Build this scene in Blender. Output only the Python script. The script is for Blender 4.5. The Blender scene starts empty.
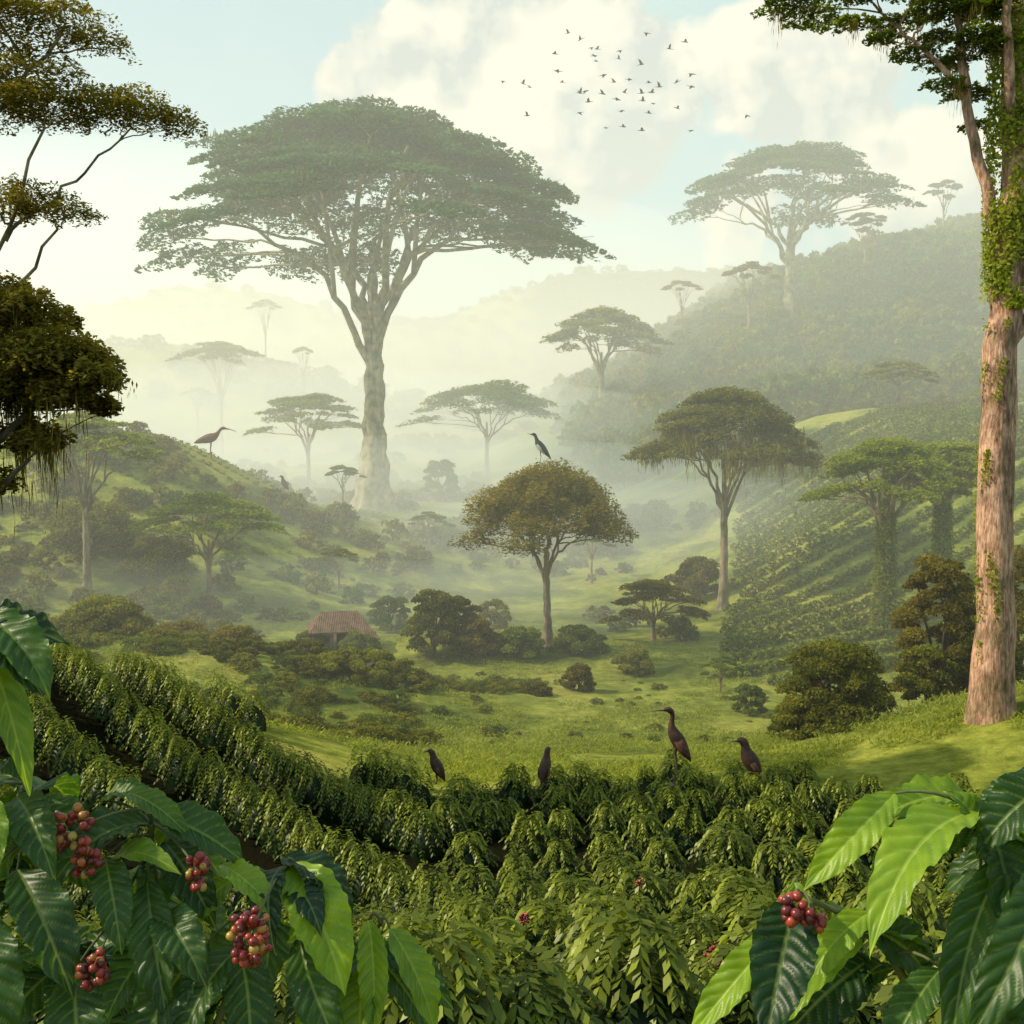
import bpy, math, random
import numpy as np
rng=np.random.default_rng(11)
random.seed(5)
sc=bpy.context.scene
sc.view_settings.view_transform='Standard'; sc.view_settings.look='None'
sc.view_settings.exposure=0; sc.view_settings.gamma=1

# ------------------------------------------------------------ helpers
def sm(a,b,x):
    t=np.clip((x-a)/(b-a),0,1); return t*t*(3-2*t)
def ga(x,y,cx,cy,sx,sy): return np.exp(-((x-cx)/sx)**2-((y-cy)/sy)**2)
def _h(ix,iy,s):
    n=np.sin(ix*127.1+iy*311.7+s*74.7)*43758.5453
    return n-np.floor(n)
def vn(x,y,s=0):
    ix=np.floor(x);iy=np.floor(y);fx=x-ix;fy=y-iy
    fx=fx*fx*(3-2*fx);fy=fy*fy*(3-2*fy)
    a=_h(ix,iy,s);b=_h(ix+1,iy,s);c=_h(ix,iy+1,s);d=_h(ix+1,iy+1,s)
    return 2*((a*(1-fx)+b*fx)*(1-fy)+(c*(1-fx)+d*fx)*fy)-1
def fbm(x,y,o=4,s=0):
    r=0;a=1.;f=1.
    for i in range(o):
        r=r+a*vn(x*f+i*17.3,y*f-i*9.1,s+i);a*=.5;f*=2.03
    return r
_ty=np.arange(-80,2400,1.0)
_tz=np.interp(_ty,[-80,0,3,12,24,32,50,70,110,150,180,220,300,420,2400],
                  [-.8,-1.9,-2.8,-6.4,-9.0,-10.0,-13.2,-13.6,-12.9,-9.8,-8.2,-6,-4,0,30])
_k=np.hanning(7);_k/=_k.sum();_tz=np.convolve(np.pad(_tz,3,'edge'),_k,'valid')
def H(x,y):
    x=np.asarray(x,float);y=np.asarray(y,float)
    z=np.interp(y,_ty,_tz)
    z=z+3.5*sm(1,17,-x)*np.exp(-((y-35)/8.0)**2)-1.7*ga(x,y,-5,19.5,7,5)
    z=z+3.0*ga(x,y,20,38,8,9)
    z=z+2.6*ga(x,y,-16,56,13,8)+1.6*ga(x,y,0,74,10,6)+2.5*ga(x,y,-32,64,16,13)
    z=z+14*ga(x,y,-46,122,25,30)
    z=z+15*sm(10,60,x)*sm(50,110,y)*(1-.7*sm(160,240,y))
    rh=np.interp(x,[-60,-10,15,35,79,106,140,250,600],[0,4,13,22,42,50,60,78,90])
    z=z+rh*sm(170,310,y)*(1-.5*sm(380,700,y))
    z=z+42*ga(x,y,-130,430,110,60)+96*ga(x,y,-210,760,190,90)+74*ga(x,y,90,820,150,90)+66*ga(x,y,-60,900,160,90)+110*ga(x,y,500,900,300,120)+120*ga(x,y,-700,900,300,150)
    far=sm(30,120,y)
    z=z+fbm(x/34,y/34,3,3)*(.25+1.5*far)*sm(30,70,y)+fbm(x/90,y/90,5,8)*9*sm(220,500,y)+fbm(x/3.5,y/3.5,3,5)*.08
    return z

def make_mesh(name,V,F,attrs=None,smooth=False,mats=None,mi=None):
    V=np.asarray(V,np.float32).reshape(-1,3);F=np.asarray(F,np.int32)
    n=F.shape[1]
    me=bpy.data.meshes.new(name)
    me.vertices.add(len(V));me.vertices.foreach_set('co',V.ravel())
    me.loops.add(F.size);me.loops.foreach_set('vertex_index',F.ravel())
    me.polygons.add(len(F));me.polygons.foreach_set('loop_start',np.arange(0,F.size,n,dtype=np.int32))
    if smooth: me.polygons.foreach_set('use_smooth',np.ones(len(F),bool))
    if mi is not None: me.polygons.foreach_set('material_index',np.asarray(mi,np.int32))
    for k,a in (attrs or {}).items():
        at=me.attributes.new(k,'FLOAT','POINT');at.data.foreach_set('value',np.asarray(a,np.float32))
    for m in (mats or []): me.materials.append(m)
    me.update(calc_edges=True);me.validate()
    return me
def obj(name,me,loc=(0,0,0),parent=None,link=True,rot=None):
    o=bpy.data.objects.new(name,me);o.location=loc
    if rot: o.rotation_euler=rot
    if link: sc.collection.objects.link(o)
    if parent: o.parent=parent
    return o
def empty(name,loc,rot=None,s=1):
    e=bpy.data.objects.new(name,None);e.location=loc;e.empty_display_size=.5
    if rot:e.rotation_euler=rot
    e.scale=(s,s,s)
    sc.collection.objects.link(e);return e

class MB:
    def __init__(s): s.V=[];s.F=[];s.A=[];s.n=0;s.M=[]
    def add(s,V,F,a=0.5,m=0):
        V=np.asarray(V,float).reshape(-1,3);F=np.asarray(F,int)
        s.V.append(V);s.F.append(F+s.n);s.n+=len(V)
        s.A.append(np.full(len(V),a) if np.isscalar(a) else np.asarray(a,float))
        s.M.append(np.full(len(F),m))
    def mesh(s,name,mats,smooth=False):
        return make_mesh(name,np.concatenate(s.V),np.concatenate(s.F),{'var':np.concatenate(s.A)},smooth,mats,np.concatenate(s.M))
def norm(v): return v/(np.linalg.norm(v,axis=-1,keepdims=True)+1e-9)
def tube(mb,P,R,k=6,a=.5,m=0,flat=1.0,lump=0):
    P=np.asarray(P,float);R=np.asarray(R,float)*np.ones(len(P))
    T=norm(np.gradient(P,axis=0))
    ref=np.array([0.,1.,0.]) if abs(T[:,1]).mean()<.8 else np.array([1.,0,0])
    U=norm(np.cross(T,ref));W=np.cross(T,U)
    th=np.linspace(0,2*np.pi,k,endpoint=False)
    c=np.cos(th)[None,:,None];s_=np.sin(th)[None,:,None]
    rr=R[:,None,None]
    if lump: rr=rr*(1+lump*np.sin(th*5+1)[None,:,None]*.5+lump*rng.normal(0,.3,(len(P),k,1)))
    V=P[:,None]+rr*(U[:,None]*c+W[:,None]*s_*flat)
    n=len(P);i=np.arange(n-1)[:,None]*k;j=np.arange(k)[None,:];j2=(j+1)%k
    F=np.stack([i+j,i+j2,i+k+j2,i+k+j],-1).reshape(-1,4)
    mb.add(V.reshape(-1,3),F,a,m)
def bez(a,b,c,d,n=8):
    t=np.linspace(0,1,n)[:,None];a,b,c,d=[np.asarray(q,float) for q in (a,b,c,d)]
    return (1-t)**3*a+3*(1-t)**2*t*b+3*(1-t)*t*t*c+t**3*d
def kites(mb,C,A,N,L,W,var,m=0):
    A=norm(A);B=norm(np.cross(N,A));n=len(C)
    L=L[:,None];W=W[:,None]
    V=np.stack([C-A*L*.5,C+B*W*.5-A*L*.05,C+A*L*.5,C-B*W*.5-A*L*.05],1)
    F=np.arange(4*n).reshape(n,4)
    mb.add(V.reshape(-1,3),F,np.repeat(var,4),m)

# ------------------------------------------------------------ materials
def newmat(name):
    m=bpy.data.materials.new(name);m.use_nodes=True;nt=m.node_tree;nt.nodes.clear()
    return m,nt,nt.nodes.new('ShaderNodeOutputMaterial')
def N(nt,t,**k):
    n=nt.nodes.new(t)
    for a,b in k.items():
        setattr(n,a,b)
    return n
def ramp(nt,src,cols):
    r=N(nt,'ShaderNodeValToRGB');e=r.color_ramp.elements
    while len(e)<len(cols): e.new(.5)
    for i,(p,c) in enumerate(cols): e[i].position=p;e[i].color=(*c,1)
    nt.links.new(src,r.inputs[0]);return r.outputs[0]
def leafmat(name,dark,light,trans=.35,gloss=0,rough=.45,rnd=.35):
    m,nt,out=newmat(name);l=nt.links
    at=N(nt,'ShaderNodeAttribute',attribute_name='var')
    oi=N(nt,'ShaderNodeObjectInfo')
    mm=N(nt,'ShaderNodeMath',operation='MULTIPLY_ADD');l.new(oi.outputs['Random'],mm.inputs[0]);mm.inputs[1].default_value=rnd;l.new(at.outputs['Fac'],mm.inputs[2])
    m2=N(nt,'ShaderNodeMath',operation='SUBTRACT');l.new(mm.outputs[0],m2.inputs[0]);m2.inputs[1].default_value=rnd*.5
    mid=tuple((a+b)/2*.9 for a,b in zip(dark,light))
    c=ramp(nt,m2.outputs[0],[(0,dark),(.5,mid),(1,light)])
    d=N(nt,'ShaderNodeBsdfDiffuse');t=N(nt,'ShaderNodeBsdfTranslucent')
    l.new(c,d.inputs[0])
    hs=N(nt,'ShaderNodeMixRGB',blend_type='MULTIPLY');hs.inputs[0].default_value=1;l.new(c,hs.inputs[1]);hs.inputs[2].default_value=(1.8,1.75,.6,1)
    l.new(hs.outputs[0],t.inputs[0])
    a=N(nt,'ShaderNodeMixShader');a.inputs[0].default_value=trans;l.new(d.outputs[0],a.inputs[1]);l.new(t.outputs[0],a.inputs[2])
    if gloss:
        g=N(nt,'ShaderNodeBsdfGlossy');g.inputs['Roughness'].default_value=rough;g.inputs['Color'].default_value=(.9,.95,.75,1)
        b=N(nt,'ShaderNodeMixShader');b.inputs[0].default_value=gloss;l.new(a.outputs[0],b.inputs[1]);l.new(g.outputs[0],b.inputs[2]);a=b
    l.new(a.outputs[0],out.inputs[0]);return m
def barkmat(name,c1,c2,scale=(3,3,.6),bump=.6):
    m,nt,out=newmat(name);l=nt.links
    tc=N(nt,'ShaderNodeTexCoord');mp=N(nt,'ShaderNodeMapping');mp.inputs['Scale'].default_value=scale
    l.new(tc.outputs['Object'],mp.inputs[0])
    n1=N(nt,'ShaderNodeTexNoise');n1.inputs['Scale'].default_value=2.2;n1.inputs['Detail'].default_value=8;n1.inputs['Roughness'].default_value=.7;l.new(mp.outputs[0],n1.inputs[0])
    c=ramp(nt,n1.outputs['Fac'],[(.34,c1),(.5,tuple((a+b)/2 for a,b in zip(c1,c2))),(.62,c2)])
    n2=N(nt,'ShaderNodeTexNoise');n2.inputs['Scale'].default_value=.9;n2.inputs['Detail'].default_value=6;l.new(tc.outputs['Object'],n2.inputs[0])
    c2_=ramp(nt,n2.outputs['Fac'],[(.38,(.5,.55,.42)),(.5,(1,1,1)),(.62,(1.3,1.28,1.2))])
    mx=N(nt,'ShaderNodeMixRGB',blend_type='MULTIPLY');mx.inputs[0].default_value=1;l.new(c,mx.inputs[1]);l.new(c2_,mx.inputs[2])
    p=N(nt,'ShaderNodeBsdfPrincipled');p.inputs['Roughness'].default_value=.85;l.new(mx.outputs[0],p.inputs['Base Color'])
    bm=N(nt,'ShaderNodeBump');bm.inputs['Strength'].default_value=bump;bm.inputs['Distance'].default_value=.1;l.new(n1.outputs['Fac'],bm.inputs['Height']);l.new(bm.outputs[0],p.inputs['Normal'])
    l.new(p.outputs[0],out.inputs[0]);return m
def plain(name,col,rough=.6,spec=.3,var=.3,sc_=20):
    m,nt,out=newmat(name);l=nt.links
    n1=N(nt,'ShaderNodeTexNoise');n1.inputs['Scale'].default_value=sc_;n1.inputs['Detail'].default_value=5
    tc=N(nt,'ShaderNodeTexCoord');l.new(tc.outputs['Object'],n1.inputs[0])
    c=ramp(nt,n1.outputs['Fac'],[(.3,tuple(q*(1-var) for q in col)),(.7,tuple(q*(1+var) for q in col))])
    p=N(nt,'ShaderNodeBsdfPrincipled');p.inputs['Roughness'].default_value=rough;p.inputs['Specular IOR Level'].default_value=spec
    l.new(c,p.inputs['Base Color']);l.new(p.outputs[0],out.inputs[0]);return m

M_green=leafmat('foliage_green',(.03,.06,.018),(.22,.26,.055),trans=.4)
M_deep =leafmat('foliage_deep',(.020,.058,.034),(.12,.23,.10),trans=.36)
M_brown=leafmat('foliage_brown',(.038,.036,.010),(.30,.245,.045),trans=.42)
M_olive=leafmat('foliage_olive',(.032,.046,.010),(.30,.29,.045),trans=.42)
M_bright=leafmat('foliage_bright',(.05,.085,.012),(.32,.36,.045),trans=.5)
M_coffee=leafmat('coffee_leaves',(.007,.022,.006),(.24,.28,.028),trans=.26,gloss=.022,rough=.4,rnd=.15)
M_moss =leafmat('hanging_moss',(.08,.07,.018),(.30,.25,.07),trans=.4)
M_grass=leafmat('grass_blades',(.14,.18,.035),(.36,.38,.085),trans=.45)
M_bark=barkmat('bark',(.09,.065,.04),(.34,.26,.17),(1.5,1.5,.3))
M_barkp=barkmat('bark_pale',(.17,.155,.10),(.40,.35,.24),(.6,.6,.08))
M_barkr=barkmat('bark_reddish',(.17,.055,.028),(.66,.42,.29),(5,5,1.0),1.0)
M_barkd=barkmat('bark_dark',(.035,.028,.02),(.12,.09,.06),(2,2,.5))

# ------------------------------------------------------------ ground
def coffee_zone(x,y):
    lim=31.6+1.2*np.sin(x*.4)-sm(7,16,x)*5.0+sm(3,14,-x)*6
    return (y<lim)&(y>5)
def build_ground():
    nu=460
    t=np.linspace(0,1,620);kk=4.6
    yy=-40+22*(np.exp(kk*t)-1)
    yy=np.concatenate([yy[yy<1500],[2100.]]);nv=len(yy)
    u=np.linspace(-1,1,nu);u=u*(.55+.45*u*u)
    X=u[None,:]*(60+1.35*np.maximum(yy,0))[:,None];Y=np.repeat(yy[:,None],nu,1)
    Z=H(X,Y)
    V=np.stack([X,Y,Z],-1).reshape(-1,3)
    i=np.arange(nv-1)[:,None]*nu;j=np.arange(nu-1)[None,:]
    F=np.stack([i+j,i+j+1,i+nu+j+1,i+nu+j],-1).reshape(-1,4)
    soil=coffee_zone(X,Y).astype(float)
    forest=sm(0,25,X+0*Y)*sm(165,210,Y)
    m,nt,out=newmat('ground_grass');l=nt.links
    geo=N(nt,'ShaderNodeNewGeometry')
    def noise(s,d=6,r=.6):
        n=N(nt,'ShaderNodeTexNoise');n.inputs['Scale'].default_value=s;n.inputs['Detail'].default_value=d;n.inputs['Roughness'].default_value=r
        l.new(geo.outputs['Position'],n.inputs[0]);return n.outputs['Fac']
    big=noise(.11,9,.7);sml=noise(1.6,8,.75)
    c1=ramp(nt,big,[(.36,(.07,.10,.025)),(.46,(.17,.20,.04)),(.54,(.30,.32,.065)),(.66,(.38,.35,.10))])
    c2=ramp(nt,sml,[(.3,(.45,.5,.4)),(.7,(1.3,1.25,1.1))])
    mx=N(nt,'ShaderNodeMixRGB',blend_type='MULTIPLY');mx.inputs[0].default_value=1;l.new(c1,mx.inputs[1]);l.new(c2,mx.inputs[2])
    a=N(nt,'ShaderNodeAttribute',attribute_name='soil')
    m2=N(nt,'ShaderNodeMixRGB');l.new(a.outputs['Fac'],m2.inputs[0]);l.new(mx.outputs[0],m2.inputs[1]);m2.inputs[2].default_value=(.014,.014,.007,1)
    a3=N(nt,'ShaderNodeAttribute',attribute_name='forest')
    m3=N(nt,'ShaderNodeMixRGB');l.new(a3.outputs['Fac'],m3.inputs[0]);l.new(m2.outputs[0],m3.inputs[1]);m3.inputs[2].default_value=(.035,.055,.018,1)
    p=N(nt,'ShaderNodeBsdfDiffuse')
    l.new(m3.outputs[0],p.inputs['Color'])
    b=N(nt,'ShaderNodeBump');b.inputs['Strength'].default_value=.8;b.inputs['Distance'].default_value=.3;l.new(sml,b.inputs['Height']);l.new(b.outputs[0],p.inputs['Normal'])
    l.new(p.outputs[0],out.inputs[0])
    me=make_mesh('ground',V,F,{'soil':soil.ravel(),'forest':forest.ravel()},True,[m])
    obj('ground',me)
build_ground()

# ------------------------------------------------------------ trees
def tree(name,x,y,trunk,tr,limbs,pads,nl,ls,leafm,barkm,moss=0,mosslen=1.5,flat=.3,vine=0,tw=4,asp=.5,sink=.3,lump=.12,flare=.9,mossw=.09,gap=-.45,outer=False):
    z0=float(H(x,y))-sink
    e=empty(name,(x,y,z0))
    wb=MB()
    trunk=np.asarray(trunk,float);tr=np.asarray(tr,float)
    n=26;t=np.linspace(0,1,n);ti=np.linspace(0,1,len(trunk))
    P=np.stack([np.interp(t,ti,trunk[:,k]) for k in range(3)],1)
    R=np.interp(t,ti,tr);hgt=P[:,2]-P[0,2];R=R*(1+flare*np.exp(-hgt/(tr[0]*2.2)))
    P[1:-1,:2]+=rng.normal(0,tr[0]*.06,(n-2,2))
    tube(wb,P,R,16,lump=lump)
    samples=[];sr=[]
    for (pts,r0,r1) in limbs:
        m_=len(pts);rr=np.linspace(r0,r1,m_)
        tube(wb,pts,rr,8)
        samples.append(pts[m_//3:]);sr.append(rr[m_//3:])
    S=np.concatenate(samples);SR=np.concatenate(sr)
    lb=MB()
    area=np.array([p[3]**2 for p in pads]);cnt=(nl*area/area.sum()).astype(int)+5
    for p,c in zip(pads,cnt):
        cx,cy,cz,r,th,tilt=p
        C=np.array([cx,cy,cz]);d=S-C
        cost=np.linalg.norm(d,axis=1)+np.where(d[:,2]>-.1*r,3*np.abs(d[:,2]+.1*r)+.5*r,0)
        k=int(cost.argmin());a=S[k];rad=min(SR[k]*.7,r*.06)
        hv=C-a
        B=bez(a,a+np.array([hv[0]*.25,hv[1]*.25,hv[2]*.5]),a+np.array([hv[0]*.7,hv[1]*.7,hv[2]*.85]),C,8)
        B[1:-1]+=rng.normal(0,r*.03,(6,3))
        tube(wb,B,np.linspace(rad,rad*.4,8),5)
        for q in range(tw):
            an=rng.uniform(0,6.28);E=C+np.array([math.cos(an)*r*.75,math.sin(an)*r*.75,th*.5])
            s0=B[rng.integers(4,7)]
            tube(wb,bez(s0,s0+(E-s0)*[.3,.3,.1],s0+(E-s0)*[.7,.7,.6],E,5),np.linspace(rad*.4,rad*.1,5),4)
        th0=rng.uniform(0,6.28,c);ph=rng.uniform(0,6.28,3)
        out=1+.22*np.sin(3*th0+ph[0])+.15*np.sin(5*th0+ph[1])+.1*np.sin(9*th0+ph[2])
        rho=np.sqrt(rng.uniform(0,1,c))*r*out
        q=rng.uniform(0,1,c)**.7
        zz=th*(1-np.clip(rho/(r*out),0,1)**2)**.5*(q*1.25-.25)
        gx=cx+rho*np.cos(th0);gy=cy+rho*np.sin(th0)
        nz=vn(gx/(r*.28)+3,gy/(r*.28),7)
        zz=zz+nz*th*.35
        rd=norm(np.array([cx,cy]))if abs(cx)+abs(cy)>.01 else np.array([1.,0])
        zz=zz-tilt*((gx-cx)*rd[0]+(gy-cy)*rd[1])
        L=np.stack([gx,gy,cz+zz],1)
        keep=(nz+rng.uniform(-.6,.9,c))>gap
        L=L[keep];q=q[keep];nz=nz[keep];m_=len(L)
        nr=norm(np.stack([rng.normal(0,.7,m_),rng.normal(0,.7,m_),np.ones(m_)],1)+np.stack([(L[:,0]-cx),(L[:,1]-cy),0*L[:,0]],1)/r*(.6 if flat<.5 else 1.1))
        A=np.stack([rng.normal(0,1,m_),rng.normal(0,1,m_),rng.normal(-.1,.35,m_)],1)
        s=ls*rng.uniform(.6,1.4,m_)
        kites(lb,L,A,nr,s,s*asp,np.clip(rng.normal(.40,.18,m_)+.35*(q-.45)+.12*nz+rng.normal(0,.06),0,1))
    if vine:
        m_=vine;tt=rng.uniform(.05,.98,m_);k=(tt*(n-1)).astype(int)
        an=rng.uniform(0,6.28,m_);rr=R[k]*rng.uniform(1.0,2.0,m_)
        L=P[k]+np.stack([np.cos(an)*rr,np.sin(an)*rr,rng.uniform(-.3,.3,m_)],1)
        nr=norm(np.stack([np.cos(an),np.sin(an),rng.normal(.3,.4,m_)],1))
        s=ls*rng.uniform(.6,1.3,m_)
        kites(lb,L,rng.normal(0,1,(m_,3))+[0,0,-.6],nr,s,s*.6,np.clip(rng.normal(.45,.2,m_),0,1))
    obj('trunk_and_limbs',wb.mesh(name+'_wood',[barkm],True),parent=e)
    obj('foliage',lb.mesh(name+'_foliage',[leafm]),parent=e)
    if moss:
        mb=MB();cs=[];ws=[];ls_=[]
        nc=max(3,moss//7);cen=[]
        for i in range(nc):
            p=pads[rng.integers(len(pads)//2,len(pads)) if outer else rng.integers(len(pads))];an=rng.uniform(0,6.28);rr=p[3]*rng.uniform(.2,.85)
            cen.append((p[0]+math.cos(an)*rr,p[1]+math.sin(an)*rr,p[2]+.08*p[3],rng.uniform(.25,1)))
        for i in range(moss):
            c0=cen[rng.integers(nc)]
            bx,by,bz=c0[0]+rng.normal(0,.06*mosslen),c0[1]+rng.normal(0,.06*mosslen),c0[2]
            Lh=mosslen*c0[3]*rng.uniform(.35,1);k=rng.integers(5,10)
            for j in range(k):
                f_=j/k
                cs.append((bx+rng.normal(0,.025*mosslen),by+rng.normal(0,.025*mosslen),bz-Lh*f_*rng.uniform(.6,1)));ls_.append(Lh*.35);ws.append(mossw*mosslen*(1.1-f_))
        c=np.array(cs);m_=len(c)
        kites(mb,c,np.stack([rng.normal(0,.08,m_),rng.normal(0,.08,m_),-np.ones(m_)],1),np.stack([rng.normal(0,1,m_),rng.normal(0,1,m_),0*c[:,0]],1)+1e-3,np.array(ls_),np.array(ws),rng.uniform(.1,.8,m_))
        obj('hanging_moss',mb.mesh(name+'_moss',[M_moss]),parent=e)
    return e

def umbrella(name,x,y,top,R,ch,tr,fork=.5,nlimb=7,npads=42,nl=16000,ls=.3,leafm=None,barkm=None,flat=.28,dome=.7,lean=(0,0),padr=(.16,.30),tilt=.22,**k):
    leafm=leafm or M_green;barkm=barkm or M_bark
    h=top-float(H(x,y))+.3
    fz=h*fork
    lx,ly=lean
    trunk=[(0,0,0),(lx*.3,ly*.3,fz*.5),(lx*.6,ly*.6,fz),(lx,ly,fz+(h-ch-fz)*.5+ch*.25)]
    trr=[tr,tr*.82,tr*.7,tr*.28]
    limbs=[]
    a0=rng.uniform(0,6.28)
    for i in range(nlimb):
        an=a0+i*2*math.pi/nlimb+rng.normal(0,.2)
        rr=R*rng.uniform(.45,.72);sz=fz*rng.uniform(.8,1.12)
        ez=h-ch*rng.uniform(.45,.72)
        s=np.array([lx*.6*sz/fz,ly*.6*sz/fz,sz]);E=np.array([lx+math.cos(an)*rr,ly+math.sin(an)*rr,ez])
        d=E-s
        B=bez(s,s+[d[0]*.12,d[1]*.12,d[2]*.45],s+[d[0]*.5,d[1]*.5,d[2]*.8],E,12)
        B[2:-1]+=rng.normal(0,R*.012,(9,3))
        limbs.append((B,tr*rng.uniform(.32,.45),tr*.10))
        an2=an+rng.uniform(.3,.6)*rng.choice([-1,1]);st=B[5];E2=np.array([lx+math.cos(an2)*rr*.6,ly+math.sin(an2)*rr*.6,h-ch*rng.uniform(.3,.5)])
        d=E2-st
        limbs.append((bez(st,st+d*[.2,.2,.5],st+d*[.6,.6,.8],E2,9),tr*.22,tr*.07))
    pads=[]
    for i in range(npads):
        f=math.sqrt((i+.5)/npads)*.9;an=i*2.39996+rng.normal(0,.25)
        ff=min(f*(1+rng.normal(0,.07)),1.0)
        pr=R*rng.uniform(*padr)*(1.05-.25*f)
        rr=max(0,ff*R-pr*.35)
        z=h-ch*(dome*ff**2.1)-rng.uniform(.02,.20)*ch-flat*pr*.8
        pads.append((lx+math.cos(an)*rr,ly+math.sin(an)*rr,z,pr,flat*pr,tilt*ff))
    return tree(name,x,y,trunk,trr,limbs,pads,nl,ls,leafm,barkm,flat=flat,**k)

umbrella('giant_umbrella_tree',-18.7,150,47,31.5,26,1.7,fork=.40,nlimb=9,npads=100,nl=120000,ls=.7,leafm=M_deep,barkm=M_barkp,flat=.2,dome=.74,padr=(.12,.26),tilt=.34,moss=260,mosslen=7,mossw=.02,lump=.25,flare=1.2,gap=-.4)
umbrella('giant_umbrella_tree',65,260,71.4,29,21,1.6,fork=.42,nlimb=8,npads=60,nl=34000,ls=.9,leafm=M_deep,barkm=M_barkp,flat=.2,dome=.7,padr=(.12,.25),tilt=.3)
U=lambda *a,**k: umbrella('umbrella_tree',*a,**k)
U(19.4,240,31,14.5,10,.75,fork=.5,npads=36,nl=16000,ls=.7,moss=120,mosslen=5,mossw=.03,flat=.34,dome=.8,leafm=M_olive,outer=True)
U(17.4,90,5.4,8.1,7.6,.38,fork=.46,npads=60,nl=50000,ls=.28,leafm=M_olive,moss=600,mosslen=4.2,mossw=.03,dome=.78,flat=.4,outer=True)
U(-4.9,215,14.3,15.5,9.5,.5,fork=.35,npads=40,nl=18000,ls=.6,dome=.8)
U(-37,200,11.3,11,8.5,.5,fork=.4,npads=36,nl=14000,ls=.55,dome=.8)
U(-23.8,86,-3.0,6.2,4.2,.28,fork=.38,npads=36,nl=20000,ls=.26,leafm=M_bright,dome=.75,moss=60,mosslen=1.5,mossw=.03)
U(-79,300,30,13,7.5,.6,fork=.5,npads=26,nl=8000,ls=.8)
U(-94,330,19,5.5,4,.35,fork=.5,npads=14,nl=3000,ls=.7)
U(-89,400,54.5,6.8,4.5,.4,fork=.5,npads=14,nl=3000,ls=.8)
U(-64,340,32,4,3,.3,fork=.6,npads=12,nl=2200,ls=.7)
U(-20,130,-1.7,2.6,1.7,.14,fork=.5,npads=14,nl=4000,ls=.3)
U(-33,85,3.0,6.4,4.4,.32,fork=.45,npads=36,nl=22000,ls=.27,leafm=M_bright)
U(52.5,150,12.3,5.6,3.8,.3,fork=.5,npads=24,nl=9000,ls=.42,leafm=M_olive)
U(45.8,300,46,5.8,3.5,.35,fork=.6,npads=10,nl=3500,ls=.7,leafm=M_brown)
U(56,262,44.5,7,4.5,.4,fork=.55,npads=14,nl=4500,ls=.7,leafm=M_brown)
U(49,300,36,6,2.5,.3,fork=.6,npads=10,nl=3500,ls=.7,leafm=M_brown)
U(10.1,78,-9.0,4.2,3.0,.2,fork=.28,npads=30,nl=16000,ls=.2,leafm=M_brown,dome=.9)
U(11.5,60,-11.2,1.25,1.1,.06,fork=.3,npads=14,nl=4500,ls=.13,leafm=M_green,dome=.8)
U(16,140,-7,4,3,.2,fork=.4,npads=16,nl=4500,ls=.4)
U(46,200,3,4.5,3.5,.25,fork=.4,npads=16,nl=4500,ls=.5)
U(120,310,75,6,5,.35,fork=.5,npads=12,nl=3500,ls=.8)
U(-9,120,-6.5,2.6,2.2,.14,fork=.4,npads=14,nl=4500,ls=.28)
U(-15.5,98,-8.6,2.2,1.8,.12,fork=.4,npads=14,nl=4500,ls=.22,leafm=M_olive)
U(8,110,-8.0,2.4,2,.13,fork=.42,npads=14,nl=4500,ls=.25)
U(92,290,62,7,5,.35,fork=.5,npads=12,nl=3500,ls=.8)
U(34,285,30,6,4.5,.35,fork=.5,npads=12,nl=3500,ls=.8)
umbrella('vine_covered_tree',25.2,74,1.1,5.6,5.4,.5,fork=.55,npads=46,nl=32000,ls=.24,leafm=M_bright,vine=7000,flat=.45,dome=.75,flare=.3,moss=140,mosslen=2.2,mossw=.03,outer=True)
umbrella('vine_covered_tree',30.2,77,1.2,4.0,4.8,.5,fork=.55,npads=32,nl=18000,ls=.24,leafm=M_bright,vine=7000,flat=.45,dome=.75,flare=.3,moss=80,mosslen=2.2,mossw=.03,outer=True)
umbrella('broadleaf_tree',2.4,72,-.5,5.6,6.8,.30,fork=.34,nlimb=6,npads=64,nl=64000,ls=.2,leafm=M_brown,barkm=M_bark,flat=.8,dome=.62,padr=(.2,.34),tilt=.0,moss=120,mosslen=1.5,mossw=.03,lean=(-.2,0),gap=-.7)

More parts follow.
